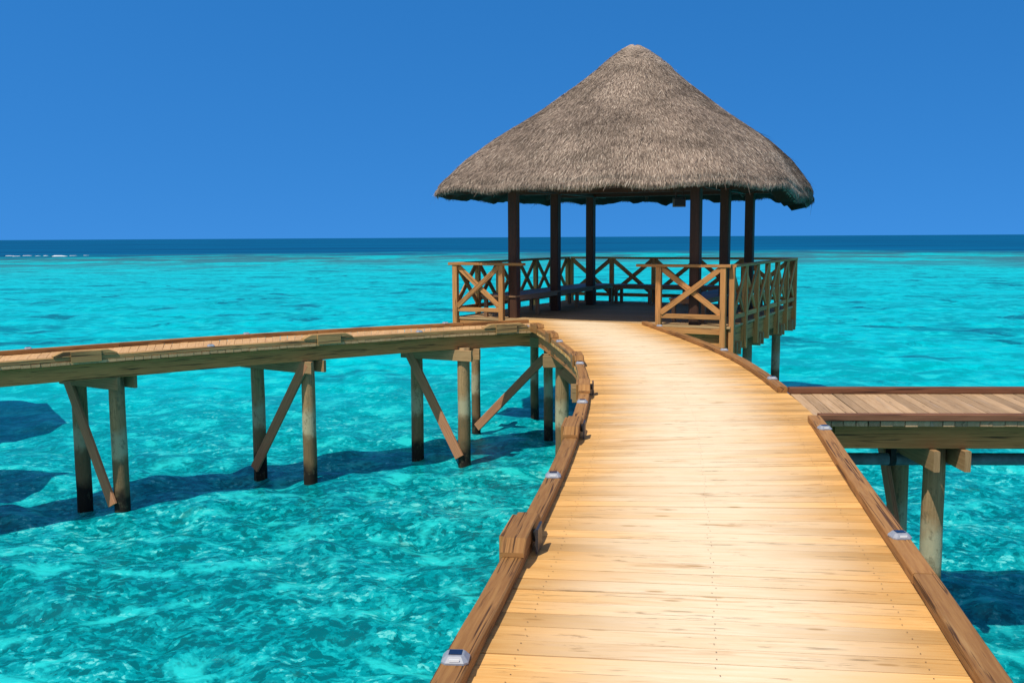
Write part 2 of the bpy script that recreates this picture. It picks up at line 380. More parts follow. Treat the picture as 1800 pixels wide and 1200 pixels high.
c_near = n.mix(n.math('MULTIPLY', olive, .55), c_near, (.02, .10, .07))
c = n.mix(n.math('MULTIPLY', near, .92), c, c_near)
c_m = n.mix(n.ramp(n_b, .52, .66), c, light)
c = n.mix(n.ramp(dist, 14, 150, .85, .3), c, c_m)
# coral heads
ch1 = n.noise(n.vmath('MULTIPLY', flat, (.07, .085, 1)), 1.0, 6, .66, .4)
head = n.math('MULTIPLY', n.ramp(ch1, .57, .66), n.ramp(dist, 14, 30))
c = n.mix(n.math('MULTIPLY', head, .62), c, (.0, .15, .21))
ch2 = n.noise(n.vmath('MULTIPLY', q, (.30, .36, 1)), 1.0, 6, .66, .5)
c = n.mix(n.math('MULTIPLY', n.ramp(ch2, .56, .64), n.ramp(dist, 16, 40, .35, .85)), c, (.002, .13, .18))
# reef crest and drop-off
reefd = n.math('ADD', dist, n.math('MULTIPLY', n.math('SUBTRACT', n.noise(n.vmath('MULTIPLY', flat, (.02, .03, 1)), 1, 6, .68), .5), 150))
rc = n.noise(n.vmath('MULTIPLY', flat, (.05, .035, 1)), 1.0, 5, .68)
c = n.mix(n.math('MULTIPLY', n.ramp(reefd, 95, 185), n.ramp(rc, .41, .54, .1, .95)), c, (.035, .155, .20))
c = n.mix(n.ramp(reefd, 190, 285), c, n.mix(n.ramp(n.noise(n.vmath('MULTIPLY', flat, (.006, .05, 1)), 1, 5, .65), .35, .65), (.0, .060, .16), (.0, .115, .26)))
# ripples for the surface itself
b1 = n.noise(n.vmath('MULTIPLY', flat, (1.0, 1.5, 1)), 3.0, 6, .66, .5)
b2 = n.noise(n.vmath('MULTIPLY', flat, (1.0, 1.8, 1)), .22, 5, .6)
hgt = n.math('ADD', n.math('MULTIPLY', b1, .035), n.math('MULTIPLY', b2, .25))
nb = n.bump(hgt, n.ramp(dist, 8, 400, .85, .6), 1.0)
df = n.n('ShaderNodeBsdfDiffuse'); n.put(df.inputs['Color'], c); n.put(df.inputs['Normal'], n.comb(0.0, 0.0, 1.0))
gl = n.n('ShaderNodeBsdfGlossy'); n.put(gl.inputs['Roughness'], n.ramp(dist, 10, 200, .12, .30)); n.put(gl.inputs['Normal'], nb)
fr = n.n('ShaderNodeFresnel'); fr.inputs['IOR'].default_value = 1.33; n.put(fr.inputs['Normal'], nb)
ms = n.n('ShaderNodeMixShader'); n.put(ms.inputs[0], n.math('MINIMUM', n.math('MULTIPLY', fr.outputs[0], .75), n.ramp(dist, 15, 220, .34, .05)))
n.t.links.new(df.outputs[0], ms.inputs[1]); n.t.links.new(gl.outputs[0], ms.inputs[2]); n.t.links.new(ms.outputs[0], n.out.inputs[0])
M['water'] = n.m

def water_mesh():
    na = 760; th = np.radians(np.linspace(-62, 62, na+1)); r = [2.2]
    while r[-1] < 420: r.append(r[-1]*1.0088)
    r = np.array(r); nr = len(r)
    TH, RR = np.meshgrid(th, r); X = RR*np.sin(TH); Y = RR*np.cos(TH); Z = np.zeros_like(X)
    rg = np.random.default_rng(3)
    for i in range(70):
        lam = .28*(14)**(i/69.0)*rg.uniform(.85, 1.15); k = 2*np.pi/lam
        a = rg.normal(R(75), R(34)); amp = .0066*lam**.62*rg.uniform(.5, 1.3)
        ph = rg.uniform(0, 6.28)
        arg = k*(X*np.cos(a)+Y*np.sin(a))+ph + 1.2*np.sin(.35*k*(X*np.sin(a)-Y*np.cos(a))+ph*2)
        cell = RR*.0088; fade = np.clip((lam/cell-2.5)/3, 0, 1)
        Z += amp*fade*(np.sin(arg)+.35*np.cos(2*arg))
    Z *= np.clip((420-RR)/250, 0, 1)*np.clip((62-np.abs(np.degrees(TH)))/4, 0, 1)*np.clip((RR-2.2)/.5, 0, 1)
    V = np.stack([X, Y, Z+WATER], -1).reshape(-1, 3)
    i = np.arange(nr-1)[:, None]*(na+1)+np.arange(na)[None, :]
    Q = np.stack([i, i+1, i+na+2, i+na+1], -1).reshape(-1, 4)[:, ::-1]
    # flat remainder: out to the horizon and behind the viewer
    nv = len(V); extra, quads = [], []
    big = 45000.0
    fa = np.radians(np.linspace(-62, 62, na+1))
    base_outer = (nr-1)*(na+1)
    ext = np.stack([big*np.sin(fa), big*np.cos(fa), np.full(na+1, WATER)], -1)
    qo = np.stack([base_outer+np.arange(na), base_outer+np.arange(na)+1, nv+np.arange(na)+1, nv+np.arange(na)], -1)[:, ::-1]
    bk = np.radians(np.linspace(62, 298, 61))
    inner = np.stack([2.2*np.sin(bk), 2.2*np.cos(bk), np.full(61, WATER)], -1)
    rim = np.stack([420*np.sin(bk), 420*np.cos(bk), np.full(61, WATER)], -1)
    outer = np.stack([big*np.sin(bk), big*np.cos(bk), np.full(61, WATER)], -1)
    o0 = nv+na+1; qq = []
    for k in range(60):
        qq += [[o0+k, o0+61+k, o0+61+k+1, o0+k+1], [o0+61+k, o0+122+k, o0+122+k+1, o0+61+k+1]]
    allv = np.concatenate([V, ext, inner, rim, outer]); 
    qq = np.array(qq)
    quads = np.concatenate([Q, qo, qq])
    # make every face look up
    a, b, c_ = allv[quads[:, 0]], allv[quads[:, 1]], allv[quads[:, 2]]
    nz = (b-a)[:, 0]*(c_-b)[:, 1]-(b-a)[:, 1]*(c_-b)[:, 0]
    quads[nz < 0] = quads[nz < 0][:, ::-1]
    me = bpy.data.meshes.new('water'); me.vertices.add(len(allv)); me.vertices.foreach_set('co', allv.astype(np.float32).ravel())
    me.loops.add(len(quads)*4); me.loops.foreach_set('vertex_index', quads.astype(np.int32).ravel())
    me.polygons.add(len(quads)); me.polygons.foreach_set('loop_start', np.arange(0, len(quads)*4, 4, dtype=np.int32))
    me.polygons.foreach_set('use_smooth', np.ones(len(quads), bool))
    me.update(calc_edges=True); me.validate(); me.materials.append(M['water'])
    o = bpy.data.objects.new('water', me); COL.objects.link(o); o['kind'] = 'structure'; return o
water_mesh()

# breaking surf on the far reef edge
n = NT('sea foam'); nz = n.noise(n.pos(), .8, 4)
n.bsdf(n.mix(nz, (.62, .68, .70), (.85, .87, .88)), .9, .1); M['foam'] = n.m
mb = MB()
def foam(xa, xb, y, hgt):
    k = max(3, int(abs(xb-xa)/1.2)); pts = []
    for i in range(k+1):
        t = i/k; e = math.sin(math.pi*t)**.6
        hh = hgt*e*random.uniform(.55, 1.1)+.02; yy = y+random.uniform(-.8, .8)
        pts.append([Vector((xa+(xb-xa)*t, yy-1.6*e, WATER-.05)), Vector((xa+(xb-xa)*t, yy-.3, WATER+hh)), Vector((xa+(xb-xa)*t, yy+.5, WATER+hh*.8)), Vector((xa+(xb-xa)*t, yy+1.5*e, WATER-.05))])
    mb.rings(pts[::-1] if xb > xa else pts, [0]*len(pts), smooth=True)
sc_ = 228/1700*1.0
for px0, px1, d, hh in ((-40, 5, 230, .13), (12, 26, 236, .09), (28, 38, 231, .1), (44, 60, 238, .1), (66, 72, 233, .06), (80, 90, 236, .08), (92, 122, 227, .22), (128, 136, 235, .05), (150, 158, 238, .05)):
    foam((px0-900)/1700*d, (px1-900)/1700*d, d, hh)
tag(mb.build('surf', M['foam']), 'white surf breaking on the reef edge below the horizon', 'surf', kind='stuff')

# ================================================================== JETTY PIECES
def curb_run(parent, pl, mat, w_=.105, z=0.0, h=CH, cuts=None, gap=.004, key=1):
    """Kerb timbers laid end to end along a polyline (centre line), cut at the given values of coordinate key."""
    cuts = sorted(cuts)
    for a, b in zip(cuts[:-1], cuts[1:]):
        seg = subpath(pl, a+gap, b-gap, key)
        mb = MB(); mb.sweep(z3(seg, z+h/2+.003), w_, h, .007); mb.build('kerb', mat, parent)

def block(parent, centre, direction, mat, length=.66, top=.46, w_=.125, z0=None, h=.072, drop=.12, out=1, plate=False, plate_side=-1):
    """Raised block straddling a kerb joint: a trapezoid whose middle part also laps over the deck edge."""
    z0 = CH+.005 if z0 is None else z0
    d = Vector((direction[0], direction[1], 0)).normalized(); side = Vector((d.y, -d.x, 0)); c0 = Vector((centre[0], centre[1], 0))
    mb = MB(); hw = w_/2; ch = .006
    def sec(s_, zt):
        return [c0+d*s_+side*(-hw)+Vector((0, 0, z0)), c0+d*s_+side*hw+Vector((0, 0, z0)), c0+d*s_+side*hw+Vector((0, 0, zt-ch)), c0+d*s_+side*(hw-ch)+Vector((0, 0, zt)), c0+d*s_+side*(-hw+ch)+Vector((0, 0, zt)), c0+d*s_+side*(-hw)+Vector((0, 0, zt-ch))]
    st = [(-length/2, z0+.022), (-top/2, z0+h), (top/2, z0+h), (length/2, z0+.022)]
    rings = [sec(a, b) for a, b in st]
    mb.rings(rings[::-1], [a for a, _ in st][::-1])
    o = mb.build('kerb_block', mat, parent)
    # lapping cheek on the outer side
    mb = MB(); cc = c0+side*(out*(hw+.012))
    mb.bar(cc-d*.19+Vector((0, 0, z0+.052-drop/2)), cc+d*.19+Vector((0, 0, z0+.052-drop/2)), .022, drop+.03, ch=.003)
    mb.build('cheek', mat, o)
    if plate:
        cc = c0+side*(-out*(hw+.03))
        mb = MB(); mb.bar(cc-d*.075+Vector((0, 0, .075)), cc+d*.075+Vector((0, 0, .075)), .014, .125, ch=.003); mb.build('plate', M['plate'], o)
        mb = MB(); c2 = c0+side*(-out*(hw+.012)); mb.bar(c2-d*.03+Vector((0, 0, .085)), c2+d*.03+Vector((0, 0, .085)), .02, .05, ch=0); mb.build('bracket', M['strap'], o)
    return o

def pile(parent, x, y, r=.105, top=-.24, lean=(0, 0)):
    mb = MB(); mb.tube((x+lean[0], y+lean[1], WATER-1.6), (x, y, top), r*1.03, r*.97, 16, 10, .004); return mb.build('pile', M['pile'], parent)
def board(parent, name, p0, p1, w_, h_, mat, up=(0, 0, 1), ch=.005):
    mb = MB(); mb.bar(p0, p1, w_, h_, up, ch); return mb.build(name, mat, parent)

# ------------------------------------------------------------------ main boardwalk
bw = thing('boardwalk', (1.2, 6, 0), 'broad golden timber boardwalk with brown kerbs curving up to the thatched pavilion', 'boardwalk')
A = np.concatenate([Lo, np.array(LEFT_END[1:])]); Bq = Ro
# pair the stations so that boards lie square to the walk: sample both edges by matched knots
def paired(n_=60):
    ka = [(-1.30, -2.6), (-.30, 3.2), (.0, 4.85), (.40, 7.30), (.72, 10.20), (.775, 12.0), (.60, 14.5), (.36, 16.62), (.31, 18.82)]
    kb = [(.68, -2.6), (1.68, 2.95), (2.00, 4.6), (2.52, 7.45), (2.85, 10.15), (2.93, 12.2), (2.74, 15.2), (2.60, 16.6), (2.43, 17.93)]
    return ka, kb
ka, kb = paired()
mb = MB()
for i in range(len(ka)-1):
    sa = subpath(A, ka[i][1], ka[i+1][1]); sb = subpath(Bq, kb[i][1], kb[i+1][1])
    planks(mb, sa, sb, .137, mids=True, gap=.010)
mb.build('deck', M['deck'], bw)
nl = MB()
for i in range(len(ka)-1):
    sa = subpath(A, ka[i][1], ka[i+1][1]); sb = subpath(Bq, kb[i][1], kb[i+1][1])
    n_ = max(2, int(round(max(np.linalg.norm(np.diff(sa, axis=0), axis=1).sum(), np.linalg.norm(np.diff(sb, axis=0), axis=1).sum())/.137)))
    sa, sb = resample(sa, n_+1), resample(sb, n_+1)
    for k in range(n_):
        for f_ in (.12, .5, .88):
            for g_ in (.27, .73):
                pa_ = sa[k]+(sa[k+1]-sa[k])*g_; pb2 = sb[k]+(sb[k+1]-sb[k])*g_; p_ = pa_+(pb2-pa_)*(f_+random.uniform(-.006, .006))
                ring_ = [(p_[0]+.0032*math.cos(t_), p_[1]+.0032*math.sin(t_), .0035) for t_ in np.linspace(0, 2*math.pi, 7)[:-1]]
                nl.add(ring_, [list(range(6))], [[(0, 0)]*6])
nl.build('nail_heads', M['nail'], bw)['kind'] = 'stuff'
Lc = offset(Lo, .0525); Rc = offset(Ro, -.0525)
LB = [(4.83, True), (7.62, True), (9.75, True), (12.15, False), (14.95, False)]      # blocks on the left kerb: distance, plate
curb_run(bw, Lc, M['curb'], cuts=[-2.6, 1.6] + [b for b, _ in LB] + [16.35])
for yb, pl_ in LB:
    c_ = at_key(Lc, yb); d_ = at_key(Lc, yb+.2)-at_key(Lc, yb-.2)
    block(bw, c_, d_, M['curb'], length=.60, top=.44, w_=.118, out=-1, plate=pl_)
c_ = at_key(Lc, 16.42); block(bw, c_, (-.25, 1), M['curb'], length=.36, top=.30, out=-1)
curb_run(bw, Rc, M['curb'], cuts=[-2.6, .4, 4.28, 8.22])
curb_run(bw, Rc, M['curb'], cuts=[9.80, 13.3, 15.5, 17.6])
# edge beams, joists
for pl_, sg in ((offset(Lo, .10), -1), (offset(Ro, -.10), 1)):
    mb = MB(); mb.sweep(z3(subpath(pl_, -2.4, 16.45), -.16), .06, .22, .004); mb.build('edge_beam', M['beam'], bw)
mb = MB(); mid_l = (np.array(resample(Lo, 60))+np.array(resample(Ro, 60)))/2; mb.sweep(z3(mid_l[1:-1], -.165), .07, .21, .004); mb.build('joist', M['beam'], bw)
bw_piles = []
for ya, yb_, lx, rx in ((-.4, -.7, -.62, .80), (3.0, 2.6, -.05, 1.35), (6.1, 5.8, .50, 1.95), (9.1, 9.1, .92, 2.52), (12.1, 12.1, 1.05, 2.66), (15.35, 15.2, .80, 2.5)):
    a, b = Vector((lx, ya, 0)), Vector((rx, yb_, 0)); d = (b-a).normalized(); s_ = Vector((-d.y, d.x, 0))
    pile(bw, a.x, a.y, .11); pile(bw, b.x, b.y, .11)
    for q in (-1, 1):
        o_ = s_*q*.135
        board(bw, 'cap_beam', a-d*.30+o_+Vector((0, 0, -.365)), b+d*.30+o_+Vector((0, 0, -.365)), .05, .19, M['cap'])
    if ya > 8: board(bw, 'brace', a-s_*.13+Vector((0, 0, -.5)), b-s_*.13+Vector((0, 0, -2.1)), .15, .045, M['brace'], up=s_)

# ------------------------------------------------------------------ left branch
lw = thing('boardwalk', (-4, 14.4, 0), 'narrower pale timber boardwalk on open piles branching off to the left', 'boardwalk')
mb = MB(); planks(mb, Wn, Wf - np.array([.0, 0]), .125, th=.04, gap=.008, jig=.003); mb.build('deck', M['deck_left'], lw)
Wnc, Wfc = offset(Wn, -.055), offset(Wf, .055)
LBX = [-9.3, -5.26, -2.28, .02]
WB = [(-9.2,), (-5.70,), (-2.86,), (-.12,)]
curb_run(lw, Wnc, M['curb_grey'], cuts=[-11.0] + [b[0] for b in WB] + [.36], key=0)
curb_run(lw, Wfc, M['curb'], cuts=[-11.9, -8.8, -5.9, -3.3, -.9, .30], key=0)
for (xb,) in WB:
    c_ = at_key(Wnc, xb, 0); d_ = at_key(Wnc, xb+.2, 0)-at_key(Wnc, xb-.2, 0)
    block(lw, c_, d_, M['curb_grey'], length=.80, top=.56, out=1, w_=.125)
for pl_ in (offset(Wn, -.13), offset(Wf, .12)):
    mb = MB(); mb.sweep(z3(subpath(pl_, pl_[2][0], .30, 0), -.163), .06, .215, .004); mb.build('edge_beam', M['beam'], lw)
mb = MB(); mb.sweep(z3(subpath((Wn+Wf)/2, -11.3, .25, 0), -.166), .07, .21, .004); mb.build('joist', M['beam'], lw)
PAIRS = [((-5.52, 13.35), (-6.25, 13.80), 'far'), ((-3.17, 14.86), (-4.12, 15.50), 'near'), ((-.82, 16.22), (-1.66, 16.66), 'far'), ((-8.2, 11.35), (-8.95, 11.85), 'near')]
for (nx, ny), (fx, fy), hi in PAIRS:
    a, b = Vector((nx, ny, 0)), Vector((fx, fy, 0)); d = (a-b).normalized(); s_ = Vector((d.y, -d.x, 0))
    if s_.y > 0: s_ = -s_
    pile(lw, nx, ny, .108); pile(lw, fx, fy, .108)
    for q in (-1, 1):
        o_ = s_*q*.135
        board(lw, 'cap_beam', b-d*.22+o_+Vector((0, 0, -.365)), a+d*.24+o_+Vector((0, 0, -.365)), .05, .185, M['cap'])
    f_ = s_*.14
    p, q_ = (b, a) if hi == 'far' else (a, b)
    dd = (q_-p).normalized()
    board(lw, 'brace', p-dd*.10+f_+Vector((0, 0, -.30)), q_-dd*.02+f_+Vector((0, 0, -2.10)), .165, .045, M['brace'], up=s_)

mb = MB(); planks(mb, np.array([(-11.6, 10.05), (-11.6, 14.7)]), np.array([(-8.25, 12.80), (-8.25, 14.7)]), .125, gap=.008); mb.build('unseen_shadow_deck', M['deck_left'], lw)  # out-of-view deck, added to cast a shadow on the left water
mb = MB(); planks(mb, np.array([(-15.0, 17.0), (-15.0, 21.6)]), np.array([(-11.0, 16.8), (-10.0, 18.6), (-12.0, 21.7)]), .125, gap=.008); mb.build('unseen_shadow_deck', M['deck_left'], lw)  # second added deck out of view, its edge shaped for the shadow
for x, y in ((-9.2, 14.4), (-10.9, 17.5), (-12.9, 21.3), (-14.6, 17.5), (-14.6, 21.3)): pile(lw, x, y, .108, top=-.045)  # piles under the added out-of-view decks

# ------------------------------------------------------------------ right branch
rw = thing('boardwalk', (5.5, 8.9, 0), 'reddish brown timber side walkway with a pipe under it on the right', 'boardwalk')
mb = MB()
pa = np.array([(2.66, 8.27), (9.0, 8.02)]); pb = np.array([(2.835, 9.78), (9.2, 9.58)])
planks(mb, resample(pa, 4), resample(pb, 4), .107, th=.045, gap=.009, jig=.002); mb.build('deck', M['deck_right'], rw)
curb_run(rw, resample(np.array([(2.60, 8.285), (9.0, 8.05)]), 6), M['curb_dark'], w_=.085, cuts=[2.655, 5.9, 8.9], key=0)
curb_run(rw, resample(np.array([(2.80, 9.77), (9.2, 9.55)]), 6), M['curb_dark'], w_=.10, cuts=[2.822, 6.3, 9.0], key=0)
board(rw, 'edge_beam', (2.85, 8.44, -.163), (9, 8.21, -.163), .06, .22, M['beam'])
board(rw, 'edge_beam', (2.95, 9.66, -.163), (9, 9.44, -.163), .06, .22, M['beam'])
board(rw, 'joist', (2.9, 9.0, -.163), (9, 8.78, -.163), .06, .22, M['beam'])
for px_ in (3.83, 6.6):
    pile(rw, px_, 8.62, .098); pile(rw, px_, 9.42, .10)
    for q in (-1, 1): board(rw, 'cap_beam', (px_+q*.135, 8.26, -.365), (px_+q*.135, 9.75, -.365), .055, .185, M['cap'])
    board(rw, 'brace', (px_-.14, 9.52, -.42), (px_-.14, 8.55, -2.15), .15, .045, M['brace'], up=(1, 0, 0))
pp = thing('pipe', (5.5, 9.0, -.50), 'thick grey green pipe slung under the brown side walkway', 'pipe')
mb = MB(); mb.tube((1.55, 9.10, -.515), (9, 8.85, -.515), .058, .058, 20, 1); mb.build('tube', M['pipe'], pp)
for x in (3.60, 6.4):
    mb = MB(); 
    ring = [Vector((0, math.cos(t)*.064, math.sin(t)*.064)) for t in np.linspace(0, 2*math.pi, 18, endpoint=False)]
    yc = 9.10-(x-1.55)*.25/7.45
    mb.rings([[Vector((x+.03, yc, -.515))+p for p in ring], [Vector((x-.03, yc, -.515))+p for p in ring]], [0, .06], smooth=True)
    mb.bar((x, yc+.066, -.52), (x, yc+.066, -.27), .05, .006, up=(0, 1, 0), ch=0); mb.bar((x, yc-.066, -.52), (x, yc-.066, -.27), .05, .006, up=(0, 1, 0), ch=0)
    mb.build('strap', M['strap'], pp)

# ================================================================== PAVILION
TH = R(-27); E1 = Vector((math.cos(TH), math.sin(TH), 0)); E2 = Vector((-math.sin(TH), math.cos(TH), 0))
def pv(s_, t_, z=0.0): return E1*s_ + E2*t_ + Vector((0, 0, z))
S0, S1, T0, T1 = -9.95, -4.33, 17.0, 22.75
pav = thing('pavilion', pv((S0+S1)/2, (T0+T1)/2), 'open thatched pavilion with dark posts and crossed railings over the lagoon', 'pavilion')
# deck
mb = MB(); t = T0-.04
def sl(a): return np.array([a.x, a.y])
# boards run along s; start where the boardwalk boards end
planks(mb, np.array([sl(pv(S0-.02, T0-.03)), sl(pv(S0-.02, T1+.02))]), np.array([sl(pv(S1+.02, T0-.03)), sl(pv(S1+.02, T1+.02))]), .125, th=.04, gap=.007, jig=.002)
mb.build('deck', M['pav_deck'], pav)
# fascia and beams below the deck
def pb_(name, a, b, w_, h_, mat, up=(0, 0, 1)): return board(pav, name, a, b, w_, h_, mat, up)
pb_('fascia', pv(S1-.035, T0+.05, -.20), pv(S1-.035, T1, -.20), .045, .30, M['beam'])
pb_('fascia', pv(S0+.035, T0+.05, -.20), pv(S0+.035, T1, -.20), .045, .30, M['beam'])
pb_('fascia', pv(S0+.06, T1-.03, -.20), pv(S1-.06, T1-.03, -.20), .045, .30, M['beam'])
pb_('fascia', pv(S0+.03, T0+.01, -.20), pv(-8.35, T0+.01, -.20), .045, .30, M['rail'])
pb_('fascia', pv(-5.95, T0-.005, -.10), pv(S1-.06, T0-.005, -.10), .06, .11, M['rail']); pb_('fascia', pv(-5.95, T0+.09, -.27), pv(S1-.06, T0+.09, -.27), .045, .26, M['rail'])
for s_ in np.linspace(S0+.6, S1-.6, 6): pb_('joist', pv(s_, T0+.10, -.15), pv(s_, T1-.10, -.15), .07, .2, M['beam'])
COLS = [(-8.72, 17.22), (-8.72, 19.22), (-8.72, 21.22), (-5.0, 17.14), (-5.0, 19.18), (-5.0, 21.24)]
for s_, t_ in COLS[2:]:
    p = pv(s_, t_); mb = MB(); mb.tube((p.x, p.y, WATER-1.6), (p.x, p.y, -.26), .108, .103, 16, 10, .004); mb.build('pile', M['pile'], pav)
for s_, t_ in ((S1-.30, T1-.30), (S0+.3, T1-.3), (S1-.30, T0+.5)):
    p = pv(s_, t_); mb = MB(); mb.tube((p.x, p.y, WATER-1.6), (p.x, p.y, -.26), .100, .096, 16, 10, .004); mb.build('pile', M['pile'], pav)
for t_ in (17.35, 19.2, 21.23, T1-.30):
    for q in (-1, 1): pb_('cap_beam', pv(S0+.02, t_+q*.14, -.42), pv(S1+.10, t_+q*.14, -.42), .055, .24, M['cap'])
# braces and two extra piles at the landward corner
for x, y in ((-.72, 18.93), (.47, 20.15), (.68, 18.05)):
    mb = MB(); mb.tube((x, y, WATER-1.6), (x, y, -.27), .088, .086, 16, 10, .004); mb.build('pile', M['pile'], pav)
pb_('brace', (.62, 17.92, -.62), (-.70, 18.80, -2.12), .16, .045, M['brace'], up=(.55, .83, 0))
pb_('cap_beam', (-1.0, 18.97, -.36), (.95, 17.70, -.36), .05, .18, M['cap'])
pb_('brace', pv(-5.1, 20.9, -2.05), pv(-6.6, 21.1, -.6), .15, .045, M['brace'], up=(.4, .9, 0))

# railings
HR = 1.10
def railing(p0, p1, nb, outer, mat, posts=True, low=-.48, first=True, last=True, ext0=0.0, ext1=0.0):
    """outer: unit vector pointing away from the deck. Posts stand on the outer face."""
    rl = MB(); d = (p1-p0).normalized(); ln = (p1-p0).length; mb = rl
    mb.bar(p0-d*ext0+Vector((0, 0, HR-.026)), p1+d*ext1+Vector((0, 0, HR-.026)), .13, .052, ch=.005)
    r_ = mb.build('railing', mat, pav)
    st = ln/nb
    for i in range(nb+1):
        if (i == 0 and not first) or (i == nb and not last): continue
        c_ = p0+d*(st*i)
        m = MB(); m.bar(c_+Vector((0, 0, low)), c_+Vector((0, 0, HR-.053)), .10, .095, up=outer, ch=.005); m.build('post', mat, r_)
    for i in range(nb):
        a, b = p0+d*(st*i+.045), p0+d*(st*(i+1)-.045)
        zb, zt = .215, HR-.075
        m = MB(); m.bar(a+Vector((0, 0, zb))+outer*.020, b+Vector((0, 0, zt))+outer*.020, .036, .10, ch=.004); m.build('cross_brace', mat, r_)
        m = MB(); m.bar(a+Vector((0, 0, zt))-outer*.020, b+Vector((0, 0, zb))-outer*.020, .036, .10, ch=.004); m.build('cross_brace', mat, r_)
        m = MB(); m.bar(a+Vector((0, 0, .16)), b+Vector((0, 0, .16)), .04, .085, ch=.004); m.build('bottom_rail', mat, r_)
    return r_
railing(pv(S1+.03, T0+.06), pv(S1+.03, T1), 6, E1, M['rail'], last=True)
railing(pv(S0-.03, T0+.06), pv(S0-.03, T1), 6, -E1, M['rail'], low=-.30)
railing(pv(S0+.06, T1+.03), pv(S1-.06, T1+.03), 5, E2, M['rail'], low=-.30, first=True, last=True)
railing(pv(S0+.045, T0-.055), pv(-8.86, T0-.055), 1, -E2, M['rail'], ext0=.14, ext1=.50, low=-.32)
railing(pv(-5.62, T0-.055), pv(S1-.10, T0-.055), 1, -E2, M['rail'], ext0=.42, ext1=.14)

# columns and ring beams
for s_, t_ in COLS:
    mb = MB(); mb.bar(pv(s_, t_, .0), pv(s_, t_, 2.92), .185, .185, up=E2, ch=.018); mb.build('column', M['column'], pav)
zb = 2.62
for s_ in (-8.72, -5.0): pb_('ring_beam', pv(s_+.125*(1 if s_ < -6 else -1), 16.7, zb), pv(s_+.125*(1 if s_ < -6 else -1), 21.8, zb), .05, .22, M['column'])
for t_ in (17.18, 19.2, 21.23):
    for q in (-1, 1): pb_('ring_beam', pv(-9.5, t_+q*.13, zb-.012), pv(-4.2, t_+q*.13, zb-.012), .05, .20, M['column'])

# ---- thatch
RC = Vector((2.40, 20.55, 0)); SIDE = TH              # roof axis; flat sides face along E1/E2
PROF = [(4.06, 2.44), (4.09, 2.49), (4.00, 2.65), (3.79, 2.83), (3.42, 3.16), (2.88, 3.56), (1.99, 4.12), (1.19, 4.70), (.68, 5.10), (.23, 5.40), (.04, 5.47)]
PROF_IN = [(3.74, 2.40), (3.45, 2.54), (2.9, 2.95), (1.9, 3.80), (.9, 4.65), (.12, 5.30)]
def shape(phi, u):
    nexp = 2.0 + 1.15*max(0, 1-u*1.15)
    a = phi-SIDE; f = (abs(math.cos(a))**nexp+abs(math.sin(a))**nexp)**(-1/nexp)
    return f/2**(.5-1/nexp)
ED = [(random.uniform(.004, .02), random.randint(7, 26), random.uniform(0, 6.28)) for _ in range(7)]
def edge(phi):
    e = sum(a*math.sin(k*phi+p) for a, k, p in ED)
    rel = (phi-R(-13)+math.pi) % (2*math.pi)-math.pi
    return e - .25*math.exp(-(rel/.46)**4) + .02
def prof_pt(P_, u, phi):
    k = u*(len(P_)-1); i = min(int(k), len(P_)-2); f = k-i
    r_ = P_[i][0]*(1-f)+P_[i+1][0]*f; z = P_[i][1]*(1-f)+P_[i+1][1]*f
    m = max(0, 1-u*2.2); bul = 1+.006*math.sin(5*phi+9*u)+.006*math.sin(11*phi-7*u)
    r_ *= shape(phi, u)*bul
    r_ += .022*((u*7.3+.05*math.sin(3*phi)) % 1.0)*(1-u)      # thatch laid in courses
    return Vector((RC.x+.18*min(1, u*1.15)+r_*math.cos(phi), RC.y+r_*math.sin(phi), z+edge(phi)*m))
def thatch_mat(name, cols, rough=.95):
    n = NT(name); rnd = n.attr('rnd'); P = n.pos()
    c = n.mix(n.ramp(rnd, .0, .45, smooth=False), cols[0], cols[1]); c = n.mix(n.ramp(rnd, .45, .85, smooth=False), c, cols[2]); c = n.mix(n.ramp(rnd, .88, 1.0), c, cols[3])
    big = n.noise(n.vmath('MULTIPLY', P, (.8, .8, 1.6)), 1.0, 4, .6)
    c = n.mix(1.0, c, n.comb(*[n.ramp(big, .32, .66, .66, 1.14)]*3), 'MULTIPLY')
    x = n.bsdf(c, rough, .12); return n.m
M['thatch'] = thatch_mat('thatch', [(.09, .066, .052), (.30, .23, .18), (.47, .37, .29), (.66, .55, .44)])
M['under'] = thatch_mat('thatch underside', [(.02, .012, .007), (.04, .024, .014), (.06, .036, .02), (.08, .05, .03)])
mb = MB(); NP = 180; NU = 44
V, F, U = [], [], []
for j in range(NU+1):
    for i in range(NP): V.append(prof_pt(PROF, j/NU, 2*math.pi*i/NP))
for j in range(NU):
    for i in range(NP):
        k = (i+1) % NP; F.append([j*NP+i, j*NP+k, (j+1)*NP+k, (j+1)*NP+i]); U.append([(0, 0)]*4)
F.append([NU*NP+i for i in range(NP)]); U.append([(0, 0)]*NP)
mb.add(V, F, U, .3, smooth=True)
# underside
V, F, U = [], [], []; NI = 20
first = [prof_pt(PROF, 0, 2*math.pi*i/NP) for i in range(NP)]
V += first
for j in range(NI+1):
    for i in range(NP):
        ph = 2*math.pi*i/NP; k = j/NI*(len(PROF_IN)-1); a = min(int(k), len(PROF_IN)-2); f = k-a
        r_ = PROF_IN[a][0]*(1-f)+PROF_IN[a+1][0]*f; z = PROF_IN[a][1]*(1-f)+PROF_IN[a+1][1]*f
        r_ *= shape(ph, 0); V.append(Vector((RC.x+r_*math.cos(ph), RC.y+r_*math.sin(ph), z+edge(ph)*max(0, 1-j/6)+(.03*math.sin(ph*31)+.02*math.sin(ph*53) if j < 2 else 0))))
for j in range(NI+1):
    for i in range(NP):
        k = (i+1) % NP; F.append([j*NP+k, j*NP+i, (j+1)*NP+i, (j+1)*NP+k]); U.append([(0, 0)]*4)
mbu = MB(); mbu.add(V, F, U, .3, smooth=True)

